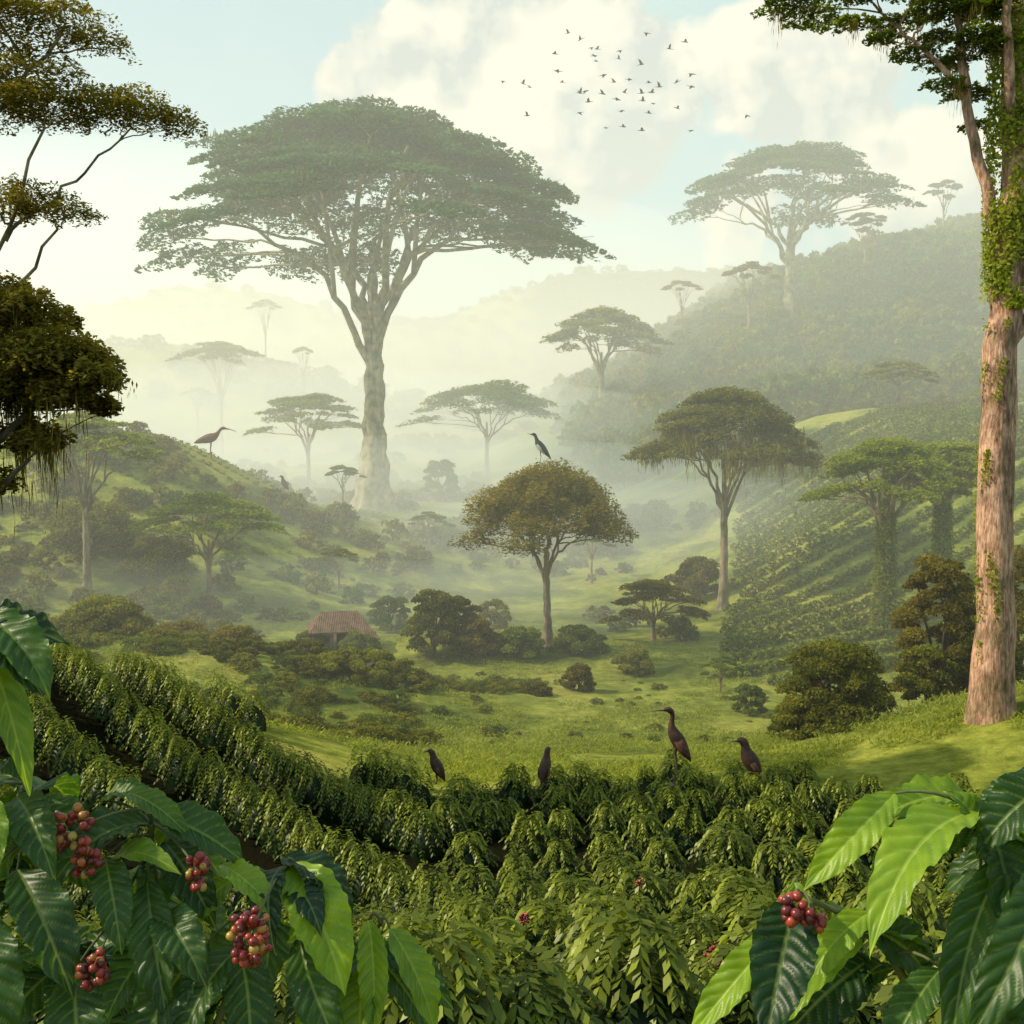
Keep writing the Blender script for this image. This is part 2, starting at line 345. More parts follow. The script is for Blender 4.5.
def near_acacia():
    x0,y0=-17.5,30.;z0=float(H(x0,y0))-.3
    w=lambda X,Y,Z:(X-x0,Y-y0,Z-z0)
    trunk=[(0,0,0),(.3,0,4),(.2,.2,8),(.6,.2,12.5)];trr=[.5,.42,.36,.22]
    limbs=[];
    def lim(a,b,c,d,r0,r1): limbs.append((bez(w(*a),w(*b),w(*c),w(*d),14)+np.vstack([np.zeros((1,3)),rng.normal(0,.06,(13,3))]),r0,r1))
    lim((-17.3,30,-1),(-15.6,30,1.6),(-13.9,30,4.6),(-12.4,29.5,8.5),.13,.035)
    lim((-17.3,30,-1),(-15,30,2.6),(-14,30,3.6),(-12.2,30,5.9),.12,.035)
    lim((-13.6,29.9,5.6),(-12.9,30,6.6),(-11.6,30,7.2),(-10.2,30,8.6),.06,.025)
    lim((-17.2,30,2),(-16,30,6),(-14,30,9),(-12,30,11),.15,.04)
    lim((-17,30,3),(-18,31,7),(-20,31,9),(-21,31,10),.2,.05)
    lim((-17,30,3),(-17,28,7),(-17,27,9),(-16,26,10),.18,.05)
    pads=[]
    for X,Z,r in [(-13.3,8.9,1.9),(-11.6,8.75,1.7),(-9.9,8.7,1.5),(-9.0,8.5,.9),(-12.4,9.5,1.5),(-10.6,9.1,1.1),(-14.5,9.6,1.8),
                  (-13.6,11.2,1.9),(-12.2,11.2,1.4),(-11.1,10.8,.9),(-14.5,12.1,1.7),(-12.8,12.0,1.2),(-15.5,11,2),(-13.2,10.4,1.3),
                  (-13.6,6.3,1.5),(-12.4,6.3,1.1),(-11.6,6.15,.7),(-14.7,6.7,1.4),(-12.9,6.8,.9)]:
        pads.append((*w(X,30+rng.uniform(-1,1),Z),r,.5*r**.5,.03))
    for i in range(8):
        pads.append((*w(-19+rng.uniform(-4,3),30+rng.uniform(-4,4),rng.uniform(10,13)),rng.uniform(1.2,2),.5,.03))
    tree('acacia_tree',x0,y0,trunk,trr,limbs,pads,76000,.12,M_brown,M_bark,flat=.25,asp=.42,gap=-.45)
near_acacia()
def near_round():
    x0,y0=-15.2,27.;z0=float(H(x0,y0))-.3
    w=lambda X,Y,Z:(X-x0,Y-y0,Z-z0)
    limbs=[(bez(w(-15.2,27,-4),w(-14.8,27,-2),w(-13.5,27,-.5),w(-11.2,27,1.5),12),.2,.06),
           (bez(w(-15.2,27,-3.5),w(-15,27,0),w(-14,27,1),w(-12.6,27,3),12),.2,.06),
           (bez(w(-15.2,27,-4.2),w(-14.2,26.8,-3.2),w(-13,26.6,-1.4),w(-11.6,26.5,-.2),12),.14,.05),
           (bez(w(-15.2,27,-3.2),w(-16,28,0),w(-17,28,1),w(-17.6,28,2.6),12),.2,.06)]
    pads=[]
    for X,Z,r in [(-12.6,3.2,1.25),(-11.5,3.1,.85),(-13.4,3.8,1.2),(-10.4,2.0,.95),(-9.9,1.5,.75),(-11.2,2.1,1.3),(-12.4,2.2,1.2),(-11.9,1.3,1.3),(-10.7,1.1,.8),(-10.1,.9,.5),(-13,1.3,1.3),(-12.2,.2,.9),(-11.6,.2,.6),(-13.5,.3,1.2),(-14.5,2.5,1.6),(-16,3,1.8),(-17.5,2,1.8),(-16,1,1.6),(-14.6,4.0,1.3),(-12.6,-.9,.7),(-13.2,-1,.9)]:
        for k in range(2): pads.append((*w(X,27+rng.uniform(-1.2,1.2),Z+rng.uniform(-.15,.15)),r*rng.uniform(.6,.85),r*.75,.02))
    tree('mossy_tree',x0,y0,[(0,0,0),(.1,0,3),(0,0,6),(.2,0,8)],[.42,.36,.3,.18],limbs,pads,105000,.14,M_brown,M_barkd,flat=.7,moss=420,mosslen=3.4,mossw=.014,gap=-.9)
near_round()
def tall_tree():
    x0,y0=15.4,35.;z0=float(H(x0,y0))-.3
    w=lambda X,Y,Z:(X-x0,Y-y0,Z-z0)
    h=-z0
    trunk=[(0,0,0),(0,0,4),(.02,0,8),(.05,0,12),(0.15,0,h+5),(.45,0,h+9),(.3,.2,h+14),(.5,.3,h+19)]
    trr=[.64,.57,.54,.52,.48,.44,.34,.2]
    L=[];
    def lim(a,b,c,d,r0,r1,n=16):
        B=bez(w(*a),w(*b),w(*c),w(*d),n);B[1:]+=rng.normal(0,.03,(n-1,3));L.append((B,r0,r1))
    lim((15.5,35,4.5),(15.2,35,8.5),(14.3,35,8.5),(14.0,35,12.8),.24,.14)
    lim((14.1,35,11),(13.5,35,12.2),(12.6,35,12.3),(11.2,35,13.9),.10,.04)
    lim((14.0,35,12.5),(13.8,35,14),(13,35,15),(11.5,34,16.5),.12,.05)
    lim((15.6,35,6.5),(16.3,35,9),(16.0,35,11),(16.9,35,16),.22,.1)
    lim((15.6,35,3),(16.6,35,5),(17.4,35,5.6),(18.2,35,8),.2,.08)
    lim((15.6,35,9),(15.0,34,12),(14.8,34,13.5),(14.6,33,17),.2,.08)
    lim((15.6,35,11),(17,36,14),(18,36,15),(19.6,36,17),.2,.08)
    pads=[]
    for X,Z,r in [(8.6,13.9,.9),(9.6,13.6,.9),(10.4,13.0,.6),(10.9,13.9,1.0),(12,13.3,.8),(12.7,13.9,.9),(11.4,12.6,.5),(12.6,12.4,.7),(13.3,12.9,.7),(13.8,12.1,.8),(14.2,13.4,1.0),(14.9,12.3,.8),(15.2,13.5,1.0),(16.4,12.6,.8),(17.2,13.4,1),(9.8,14.6,1),(13.4,11.3,.6),(14.3,11.1,.7),(14.8,10.3,.5),(16.4,10.6,.6),(17,9.8,.5),(18.2,8.6,.9),(17.6,11.6,.8),(14.4,12.6,.9),(13.2,13.6,1)]:
        pads.append((*w(X,35+rng.uniform(-.8,.8),Z),r,.4*r,.02))
    for i in range(10):
        a=rng.uniform(0,6.28);r=rng.uniform(0,5)
        pads.append((*w(16.5+math.cos(a)*r*.8,36.5+math.sin(a)*r*.8,rng.uniform(15.8,18.5)),rng.uniform(.9,1.5),.45,.02))
    e=tree('tall_rainforest_tree',x0,y0,trunk,trr,L,pads,70000,.14,M_bright,M_barkr,flat=.35,moss=260,mosslen=2.0,mossw=.022,flare=.25,lump=.05,gap=-.4)
    mb=MB();m_=9000
    t=rng.uniform(0,1,m_)**1.4;zz=4.4+t*9;an=rng.normal(3.9,1.4,m_);rr=.5*rng.uniform(.95,1.5,m_)
    clump=vn(zz*1.1,an*1.0,4);kp=clump+rng.uniform(-.5,.5,m_)+(t*.6)>.0
    C=np.stack([np.cos(an)*rr+.15,np.sin(an)*rr,zz+h],1)[kp]
    nr=np.stack([np.cos(an),np.sin(an),.4+0*an],1)[kp];s=rng.uniform(.08,.2,len(C))
    kites(mb,C,rng.normal(0,1,(len(C),3))+[0,0,-.8],nr,s,s*.6,np.clip(rng.normal(.6,.25,len(C)),0,1))
    m_=1600;zz=rng.uniform(0,13,m_);an=4.2+.5*np.sin(zz*.6)+rng.normal(0,.16,m_)+np.where(rng.random(m_)<.35,-1.1,0);rr=.585+rng.uniform(0,.05,m_)
    kp=vn(zz*1.3,an*.5,14)>-.1
    C=np.stack([np.cos(an)*rr,np.sin(an)*rr,zz],1)[kp];nr=np.stack([np.cos(an),np.sin(an),.4+0*an],1)[kp];s=rng.uniform(.06,.13,len(C))
    kites(mb,C,rng.normal(0,1,(len(C),3))+[0,0,-.8],nr,s,s*.7,np.clip(rng.normal(.5,.25,len(C)),0,1))
    obj('epiphytes',mb.mesh('epiphytes',[M_bright]),parent=e)
tall_tree()

# ------------------------------------------------------------ bushes
def bush_mesh(name,R,h,nl,ls,mat,npad=22,asp=.55):
    mb=MB()
    for i in range(5):
        an=rng.uniform(0,6.28);E=np.array([math.cos(an)*R*.5,math.sin(an)*R*.5,h*.7])
        tube(mb,bez((0,0,0),(0,0,h*.3),E*[.6,.6,.6],E,6),np.linspace(R*.05,R*.015,6),5,m=1)
    per=nl//npad
    for i in range(npad):
        an=i*2.4+rng.normal(0,.3)
        zf=(i+.5)/npad
        rad=R*math.sqrt(max(0,1-(zf*.95)**2.2))*rng.uniform(.5,.9)
        C=np.array([math.cos(an)*rad,math.sin(an)*rad,h*(.12+zf*.72)])
        pr=min(R,h)*rng.uniform(.20,.40)
        d=norm(rng.normal(0,1,(per,3)));d[:,2]=np.abs(d[:,2])*.9-.25
        rr=pr*rng.uniform(.55,1.1,per)[:,None]
        L=C+d*rr*[1,1,.85]
        L[:,2]=np.maximum(L[:,2],.02)
        A=rng.normal(0,1,(per,3))+[0,0,-.3]
        s=ls*rng.uniform(.6,1.4,per)
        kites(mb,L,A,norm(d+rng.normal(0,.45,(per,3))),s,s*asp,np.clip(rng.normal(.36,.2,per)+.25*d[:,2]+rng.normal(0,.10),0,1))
    return mb.mesh(name,[mat,M_barkd])
def bush(x,y,R,top,mat,nl=9000,ls=.16,npad=30,name='leafy_bush'):
    z=float(H(x,y))-.1
    me=bush_mesh('bush_leaves',R,max(top-z,.8),int(nl*1.1),ls,mat,npad)
    obj(name,me,(x,y,z))
bush(12.5,42,2.3,-7.1,M_olive,26000,.14,46)
bush(11.0,41.5,1.2,-9.2,M_olive,8000,.14,24)
bush(17.7,45,1.9,-3.4,M_brown,22000,.15,44)
bush(19.3,44,1.5,-5.6,M_olive,12000,.15,30)
bush(16.4,43,1.3,-7.4,M_olive,9000,.14,26)
bush(22.6,48,2.6,-3.0,M_brown,20000,.16,40)
bush(-23.2,62,2.8,-8.3,M_olive,20000,.18,44)
bush(-17.3,60,1.1,-11.0,M_olive,8000,.15,24)
bush(-15.2,60,1.35,-9.6,M_brown,9000,.16,26)
bush(-20.2,66,2.2,-10.3,M_brown,9000,.17,26)
bush(-5.0,70,1.9,-8.4,M_olive,13000,.19,34)
bush(-3.4,71,1.5,-9.0,M_olive,9000,.19,28)
bush(-8.0,56,3.2,-10.3,M_olive,24000,.15,60)
bush(-11.5,58,2.4,-10.5,M_olive,14000,.15,40)
bush(-14.2,56,2.0,-10.4,M_olive,12000,.15,36)
bush(-5.4,55,1.6,-11.9,M_olive,9000,.15,30)
bush(3.7,60,.95,-11.6,M_brown,6000,.15,20)
bush(1.5,58,.7,-12.4,M_brown,4000,.14,16)
bush(16.2,96,2.8,-9.0,M_brown,10000,.24,30)
bush(11.9,55,.9,-11.7,M_green,5000,.14,20)
bush(-35,92,4.5,-4.0,M_olive,15000,.25,40)
bush(-29,90,3.2,-6.8,M_olive,10000,.25,34)
bush(-11,170,3,-.6,M_green,6000,.45,24)
bush(-2.2,70,1.4,-10.3,M_brown,8000,.19,26)
bush(0.4,70,1.7,-11.2,M_green,8000,.19,26)
bush(4.3,71,1.9,-11.3,M_green,8000,.19,26)
bush(-24,40,1.6,-4.8,M_brown,9000,.14,26)
bush(-10.0,72,1.5,-11.9,M_green,7000,.18,24)
bush(-13.2,73,1.3,-11.9,M_olive,6000,.18,24)
bush(-9.2,82,1.6,-10.6,M_green,6000,.2,24)
bush(7.4,66,1.3,-11.9,M_olive,6000,.17,22)
bush(-1.5,84,1.5,-11.2,M_olive,5000,.22,22)

# ------------------------------------------------------------ instancing
def scatter(name,pts,rot,scl,meshes):
    col=bpy.data.collections.new(name+'_source')
    for i,me in enumerate(meshes):
        o=bpy.data.objects.new(name+'_plant',me);col.objects.link(o)
    n=len(pts);me=bpy.data.meshes.new(name);me.vertices.add(n);me.vertices.foreach_set('co',np.asarray(pts,np.float32).ravel())
    a=me.attributes.new('rot','FLOAT_VECTOR','POINT');a.data.foreach_set('vector',np.asarray(rot,np.float32).ravel())
    a=me.attributes.new('scl','FLOAT_VECTOR','POINT');a.data.foreach_set('vector',np.asarray(scl,np.float32).ravel())
    o=obj(name,me)
    ng=bpy.data.node_groups.new(name+'_gn','GeometryNodeTree')
    ng.interface.new_socket('Geometry',in_out='INPUT',socket_type='NodeSocketGeometry');ng.interface.new_socket('Geometry',in_out='OUTPUT',socket_type='NodeSocketGeometry')
    gi=ng.nodes.new('NodeGroupInput');go=ng.nodes.new('NodeGroupOutput')
    ip=ng.nodes.new('GeometryNodeInstanceOnPoints');ci=ng.nodes.new('GeometryNodeCollectionInfo')
    ci.inputs['Collection'].default_value=col;ci.inputs['Separate Children'].default_value=True;ci.inputs['Reset Children'].default_value=True
    ip.inputs['Pick Instance'].default_value=True
    r=ng.nodes.new('GeometryNodeInputNamedAttribute');r.data_type='FLOAT_VECTOR';r.inputs['Name'].default_value='rot'
    s=ng.nodes.new('GeometryNodeInputNamedAttribute');s.data_type='FLOAT_VECTOR';s.inputs['Name'].default_value='scl'
    l=ng.links;l.new(gi.outputs[0],ip.inputs['Points']);l.new(ci.outputs[0],ip.inputs['Instance'])
    l.new(r.outputs[0],ip.inputs['Rotation']);l.new(s.outputs[0],ip.inputs['Scale']);l.new(ip.outputs[0],go.inputs[0])
    md=o.modifiers.new('scatter','NODES');md.node_group=ng
    return o
def rots(n,t=.08): return np.stack([rng.normal(0,t,n),rng.normal(0,t,n),rng.uniform(0,6.28,n)],1)
def infrustum(x,y,m=.56,b=3): return np.abs(x)<m*y+b

def coffee_mesh(nsh=60,npair=7,ls=.17,R=.62,h=.85,drop=.38):
    mb=MB()
    tube(mb,[(0,0,0),(0,0,h*.5),(0,0,h*.8)],[.03,.025,.01],5,m=1)
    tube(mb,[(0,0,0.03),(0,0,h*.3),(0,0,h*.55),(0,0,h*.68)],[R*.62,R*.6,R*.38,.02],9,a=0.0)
    C=[];A=[];Nn=[];L=[];W=[];Va=[]
    for i in range(nsh):
        an=i*2.4+rng.normal(0,.15);el=(i+.5)/nsh
        z0=h*(.25+.6*el);out=R*(1.0-.55*el)*rng.uniform(.8,1.15);up=h*(.12+.22*el)
        d=np.array([math.cos(an),math.sin(an),0]);s=np.array([0,0,z0])
        E=s+d*out+np.array([0,0,-.10*h+.12*el*h])
        B=bez(s,s+d*out*.3+[0,0,up],s+d*out*.8+[0,0,up*.7],E,npair+2)
        side=np.array([-d[1],d[0],0])
        sb=rng.normal(0,.08)
        for j in range(3,npair+2):
            T=norm(B[j]-B[j-1])
            for sg in (-1,1):
                a=norm(T*.75+side*sg*.75+np.array([0,0,-drop])+rng.normal(0,.12,3))
                l_=ls*rng.uniform(.7,1.2)*(1-.25*j/(npair+2))
                C.append(B[j]+a*l_*.5);A.append(a);Nn.append(norm(np.array([0,0,1.])+d*.4+side*sg*.4+rng.normal(0,.15,3)));L.append(l_);W.append(l_*.46)
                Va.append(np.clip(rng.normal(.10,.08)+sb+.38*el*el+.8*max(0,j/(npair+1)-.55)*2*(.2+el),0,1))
    kites(mb,np.array(C),np.array(A),np.array(Nn),np.array(L),np.array(W),np.array(Va))
    return mb.mesh('coffee_bush',[M_coffee,M_barkd])
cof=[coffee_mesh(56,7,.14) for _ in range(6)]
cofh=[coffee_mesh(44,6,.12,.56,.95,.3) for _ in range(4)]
def rowgrid(xr,yr,ang,pitch,step,mask,jit=.12,curve=0):
    c,s=math.cos(ang),math.sin(ang);D=np.hypot(max(map(abs,xr)),max(map(abs,yr)))*1.5
    a=np.arange(-D,D,step);b=np.arange(-D,D,pitch)
    Aa,Bb=np.meshgrid(a,b);Aa=Aa+rng.normal(0,jit*step*1.5,Aa.shape);Bb=Bb+rng.normal(0,jit*.4*pitch,Bb.shape)+.3*np.sin(Aa*.25)+curve*Aa*Aa
    x=Aa*c-Bb*s;y=Aa*s+Bb*c
    k=(x>xr[0])&(x<xr[1])&(y>yr[0])&(y<yr[1]);x=x[k];y=y[k];k=mask(x,y)
    return x[k],y[k]
lefthill=lambda x,y: coffee_zone(x,y)&(y>13)&(x+(y-20)*.18< -.8)
x,y=rowgrid((-32,2),(11,42),math.radians(-48),2.3,.48,lambda x,y:lefthill(x,y)&infrustum(x,y),.08)
n=len(x);s=rng.uniform(.9,1.15,n)*1.15
scatter('coffee_hedge_rows',np.stack([x,y,H(x,y)-.02],1),rots(n),np.stack([s,s,s*1.05],1),cofh)
centre=lambda x,y: coffee_zone(x,y)&~lefthill(x,y)&(y>7.5)&infrustum(x,y)
x,y=rowgrid((-12,30),(6,40),math.radians(28),2.05,1.1,centre,.12,.004)
n=len(x);s=rng.uniform(.85,1.25,n)*np.interp(y,[8,20,32],[1.22,1.12,.95])
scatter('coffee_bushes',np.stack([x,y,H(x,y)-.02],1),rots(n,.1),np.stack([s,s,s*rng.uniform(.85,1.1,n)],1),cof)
xb_,yb_,sb_=x,y,s
crop=[bush_mesh('crop_plant',.55,.8,150,.22,M_bright,8) for _ in range(3)]
x,y=rowgrid((10,90),(62,150),math.radians(24),3.1,.62,lambda x,y:(x>(y-70)*.22+13.5)&infrustum(x,y)&((x-17.4)**2+(y-90)**2>4),.06)
n=len(x);s=rng.uniform(.9,1.25,n)
scatter('crop_rows',np.stack([x,y,H(x,y)-.05],1),rots(n),np.stack([s,s,s*1.05],1),crop)
x,y=rowgrid((-80,-12),(95,145),math.radians(-20),3.4,.9,lambda x,y:(vn(x/16,y/16,19)>-.1)&infrustum(x,y),.06)
n=len(x);s=rng.uniform(.6,.9,n)
scatter('crop_rows',np.stack([x,y,H(x,y)-.1],1),rots(n),np.stack([s,s,s*.7],1),crop)
shr=[bush_mesh('shrub',1,1.2,500,.22,m,14) for m in (M_green,M_olive,M_brown,M_olive)]
N0=6500
y=60+rng.uniform(0,1,N0)**1.2*270;x=rng.uniform(-1,1,N0)*(.58*y+6)
k=(fbm(x/26,y/26,3,21)+rng.uniform(-.25,.25,N0)>.38)&~((y<75)&(x>-4)&(x<14))&~((x>13)&(y<125))
x=x[k];y=y[k];n=len(x);s=rng.uniform(.5,1.5,n)*np.interp(y,[60,150,300],[.8,1.4,2.2])
scatter('valley_shrubs',np.stack([x,y,H(x,y)-.15],1),rots(n),np.stack([s,s,s*rng.uniform(.8,1.3,n)],1),shr)
shs=[bush_mesh('scrub',1,1.0,1600,.12,m,16) for m in (M_green,M_olive,M_olive)]
N0=900
y=rng.uniform(43,68,N0);x=rng.uniform(-34,2,N0)
k=(fbm(x/6,y/6,3,41)+rng.uniform(-.3,.3,N0)+.05*(-x-8)>.1);x=x[k];y=y[k];n=len(x);s=rng.uniform(.3,.95,n)
scatter('hillside_scrub',np.stack([x,y,H(x,y)-.1],1),rots(n),np.stack([s,s,s*rng.uniform(.6,1,n)],1),shs)
N0=80
y=rng.uniform(44,66,N0);x=rng.uniform(-2,20,N0);s=rng.uniform(.15,.5,N0)
scatter('meadow_scrub',np.stack([x,y,H(x,y)-.05],1),rots(N0),np.stack([s,s,s*.8],1),shs)
fst=[bush_mesh('forest_tree',1,1.9,420,.30,m,16) for m in (M_green,M_deep,M_olive,M_green)]
N0=4600
y=rng.uniform(172,400,N0);x=rng.uniform(0,1,N0)*(.56*y)+2
k=(sm(5,30,x)*sm(168,200,y)+rng.uniform(-.3,.3,N0)>.45)&~((np.abs(x-19.4)<5)&(np.abs(y-240)<4))
x=x[k];y=y[k];n=len(x);s=rng.uniform(2.2,4.6,n)*(1+.3*vn(x/20,y/20,2))
scatter('hillside_forest',np.stack([x,y,H(x,y)-.5],1),rots(n),np.stack([s,s,s*rng.uniform(.7,1.25,n)],1),fst)
N0=2200
y=rng.uniform(380,950,N0);x=rng.uniform(-1,1,N0)*.56*y
s=rng.uniform(3,6,N0)
scatter('distant_forest',np.stack([x,y,H(x,y)-1.5],1),rots(N0),np.stack([s,s,s*.7],1),fst)
def tuft(nb,h):
    mb=MB();an=rng.uniform(0,6.28,nb);r=rng.uniform(0,.5,nb);le=rng.normal(0,.55,(nb,2))
    hh=h*rng.uniform(.6,1.2,nb)
    A=np.stack([le[:,0],le[:,1],np.ones(nb)],1);C=np.stack([np.cos(an)*r,np.sin(an)*r,hh*.4],1)
    kites(mb,C,A,rng.normal(0,1,(nb,3))*[1,1,.5],hh,.035+0*hh,rng.uniform(.1,1,nb))
    return mb.mesh('grass_tuft',[M_grass])
N0=9000
y=33+rng.uniform(0,1,N0)**1.2*45;x=rng.uniform(-1,1,N0)*(.52*y+2)
k=(~coffee_zone(x,y))&(fbm(x/4,y/4,2,31)>-.15);x=x[k];y=y[k];n=len(x)
s=rng.uniform(.6,1.3,n)
scatter('grass',np.stack([x,y,H(x,y)-.02],1),rots(n),np.stack([s*1.5,s*1.5,s*.8],1),[tuft(40,.2) for _ in range(4)])

# ------------------------------------------------------------ farmhouse
def house(x,y):
    z=float(H(x,y))-.1;e=empty('farmhouse',(x,y,z),(0,0,math.radians(14)))
    wall=plain('limewash_wall',(.30,.25,.18),.9,.1,.2,3);dark=plain('dark_opening',(.03,.025,.02),.9,.1);wood=plain('old_timber',(.12,.08,.05),.8,.2)
    tile,nt,out=newmat('clay_roof');l=nt.links
    tc=N(nt,'ShaderNodeTexCoord');wv=N(nt,'ShaderNodeTexWave');wv.inputs['Scale'].default_value=2.6;wv.bands_direction='X';wv.inputs['Distortion'].default_value=.6;l.new(tc.outputs['Object'],wv.inputs[0])
    ns=N(nt,'ShaderNodeTexNoise');ns.inputs['Scale'].default_value=2.5;ns.inputs['Detail'].default_value=6;l.new(tc.outputs['Object'],ns.inputs[0])
    c=ramp(nt,ns.outputs['Fac'],[(.3,(.10,.055,.035)),(.7,(.28,.17,.11))])
    p=N(nt,'ShaderNodeBsdfPrincipled');p.inputs['Roughness'].default_value=.9;l.new(c,p.inputs['Base Color'])
    b=N(nt,'ShaderNodeBump');b.inputs['Distance'].default_value=.1;l.new(wv.outputs['Fac'],b.inputs['Height']);l.new(b.outputs[0],p.inputs['Normal']);l.new(p.outputs[0],out.inputs[0])
    def box(nm,x0,x1,y0,y1,z0,z1,m):
        V=[(x0,y0,z0),(x1,y0,z0),(x1,y1,z0),(x0,y1,z0),(x0,y0,z1),(x1,y0,z1),(x1,y1,z1),(x0,y1,z1)]
        F=[(0,3,2,1),(4,5,6,7),(0,1,5,4),(1,2,6,5),(2,3,7,6),(3,0,4,7)]
        obj(nm,make_mesh(nm,V,F,None,False,[m]),parent=e)
    def roof(nm,cx,w,d,z0,z1,t=.09,hip=.9,cy=0):
        mb=MB()
        for o_ in (0,t):
            mb.add([(cx-w,cy-d,z0+o_),(cx+w,cy-d,z0+o_),(cx+w-hip,cy,z1+o_),(cx-w+hip,cy,z1+o_)],[(0,1,2,3)])
            mb.add([(cx+w,cy+d,z0+o_),(cx-w,cy+d,z0+o_),(cx-w+hip,cy,z1+o_),(cx+w-hip,cy,z1+o_)],[(0,1,2,3)])
            mb.add([(cx+w,cy-d,z0+o_),(cx+w,cy+d,z0+o_),(cx+w-hip,cy+.001,z1+o_),(cx+w-hip,cy-.001,z1+o_)],[(0,1,2,3)])
            mb.add([(cx-w,cy+d,z0+o_),(cx-w,cy-d,z0+o_),(cx-w+hip,cy-.001,z1+o_),(cx-w+hip,cy+.001,z1+o_)],[(0,1,2,3)])
        for (a,b) in (((cx-w,cy-d),(cx+w,cy-d)),((cx+w,cy-d),(cx+w,cy+d)),((cx+w,cy+d),(cx-w,cy+d)),((cx-w,cy+d),(cx-w,cy-d))):
            mb.add([(*a,z0),(*b,z0),(*b,z0+t),(*a,z0+t)],[(0,1,2,3)])
        obj(nm,mb.mesh(nm,[tile]),parent=e)
    box('walls',-1.6,1.6,-1.2,1.2,0,1.6,wall)
    roof('roof',0,2.1,1.7,1.45,2.6)
    roof('porch_roof',1.5,.9,1.0,1.15,1.6,.07,.4,-2.0)
    box('door',-.3,.3,-1.23,-1.202,.02,1.4,dark);box('window_1',-1.2,-.75,-1.23,-1.202,.7,1.2,dark);box('window_2',.75,1.2,-1.23,-1.202,.7,1.2,dark)
    for i,xx in enumerate((-1.9,-.6,.65,2.25)): box('post_%d'%(i+1),xx-.04,xx+.04,-1.62,-1.54,0,1.48,wood)
house(-11.7,74)

# ------------------------------------------------------------ birds
B_brown=plain('plumage_brown',(.06,.030,.020),.6,.3,.4,14);B_wing=plain('plumage_wing',(.11,.05,.03),.6,.3,.5,18)
B_black=plain('plumage_black',(.012,.013,.018),.5,.4);B_white=plain('plumage_white',(.6,.6,.56),.7,.2,.1)
B_red=plain('plumage_red',(.11,.012,.01),.6,.3,.4,14);B_beak=plain('beak_horn',(.09,.07,.05),.4,.5);B_eye=plain('eye_dark',(.01,.01,.01),.15,.6)
def bird(name,loc,h,yaw,prof,body,wing,belly=None,beak_i=3,legs=((-.02,.5),),kneez=.26,wingspec=(-.17,.36,.02,.68,.075),eye=(.08,.972)):
    e=empty(name,loc,(0,0,yaw),h)
    P=np.array([(p[0],0,p[1]) for p in prof]);R=np.array([p[2] for p in prof])
    n=len(P);tt=np.linspace(0,n-1,n*4)
    Pi=np.stack([np.interp(tt,np.arange(n),P[:,k]) for k in range(3)],1);Ri=np.interp(tt,np.arange(n),R)
    k=np.array([.25,.5,.25])
    for _ in range(3):
        for c in (0,2): Pi[1:-1,c]=np.convolve(Pi[:,c],k,'valid')
        Ri[1:-1]=np.convolve(Ri,k,'valid')
    cut=(n-beak_i)*4
    mb=MB();tube(mb,Pi[:cut+1],Ri[:cut+1],14,flat=.9)
    obj('body',mb.mesh('body',[body],True),parent=e)
    mb=MB();tube(mb,Pi[cut:],Ri[cut:],10);obj('beak',mb.mesh('beak',[B_beak],True),parent=e)
    mb=MB()
    x0,z0,x1,z1,off=wingspec
    for sg in (-1,1):
        t=np.linspace(0,1,10);w=.062*np.sin(np.pi*np.clip(t*.92+.06,0,1))**.7
        PP=np.stack([x0+(x1-x0)*t,sg*(off*np.sin(np.pi*(t*.75+.2))),z0+(z1-z0)*t],1)
        ax=norm(np.array([x1-x0,0,z1-z0]));up=np.array([-ax[2],0,ax[0]])
        k_=9;th=np.linspace(0,2*np.pi,k_,endpoint=False)
        V=PP[:,None]+w[:,None,None]*(np.cos(th)[None,:,None]*up+np.sin(th)[None,:,None]*np.array([0,.32,0]))
        i=np.arange(9)[:,None]*k_;j=np.arange(k_)[None,:]
        F=np.stack([i+j,i+(j+1)%k_,i+k_+(j+1)%k_,i+k_+j],-1).reshape(-1,4)
        mb.add(V.reshape(-1,3),F)
    obj('wings',mb.mesh('wings',[wing],True),parent=e)
    if belly:
        mb=MB();a,b=belly
        sel=slice(int(a*4),int(b*4));Q=Pi[sel]+np.array([.028,0,-.012]);tube(mb,Q,Ri[sel]*.88,12);obj('belly',mb.mesh('belly',[B_white],True),parent=e)
    mb=MB()
    lx,lz=legs[0]
    for sg in (-1,1):
        yy=sg*.035
        tube(mb,[(lx,yy,lz),(lx+.01,yy,lz-.08),(lx-.012,yy,kneez),(lx+.005,yy,kneez*.5),(lx+.02,yy,0.01)],[.03,.018,.011,.009,.009],7)
        for dx,dy in ((.085,0),(.07,.035),(.07,-.035),(-.05,0)):
            tube(mb,[(lx+.02,yy,.012),(lx+.02+dx*.6,yy+dy*.6,.012),(lx+.02+dx,yy+dy,.002)],[.008,.006,.002],5)
    obj('legs',mb.mesh('legs',[B_beak],True),parent=e)
    mb=MB()
    for sg in (-1,1):
        z=np.array([-1,-.6,0,.6,1]);tube(mb,np.stack([0*z+eye[0],sg*.03+z*.009*1,0*z+eye[1]],1),.010*np.sqrt(np.maximum(1-z*z,.01)),8)
    obj('eyes',mb.mesh('eyes',[B_eye],True),parent=e)
heron=[(-.21,.30,.006),(-.19,.35,.028),(-.12,.46,.07),(-.05,.57,.092),(.01,.67,.075),(.035,.75,.045),(.03,.82,.03),(.02,.88,.027),(.03,.93,.034),(.07,.965,.040),(.115,.962,.026),(.15,.955,.013),(.22,.948,.009),(.30,.94,.002)]
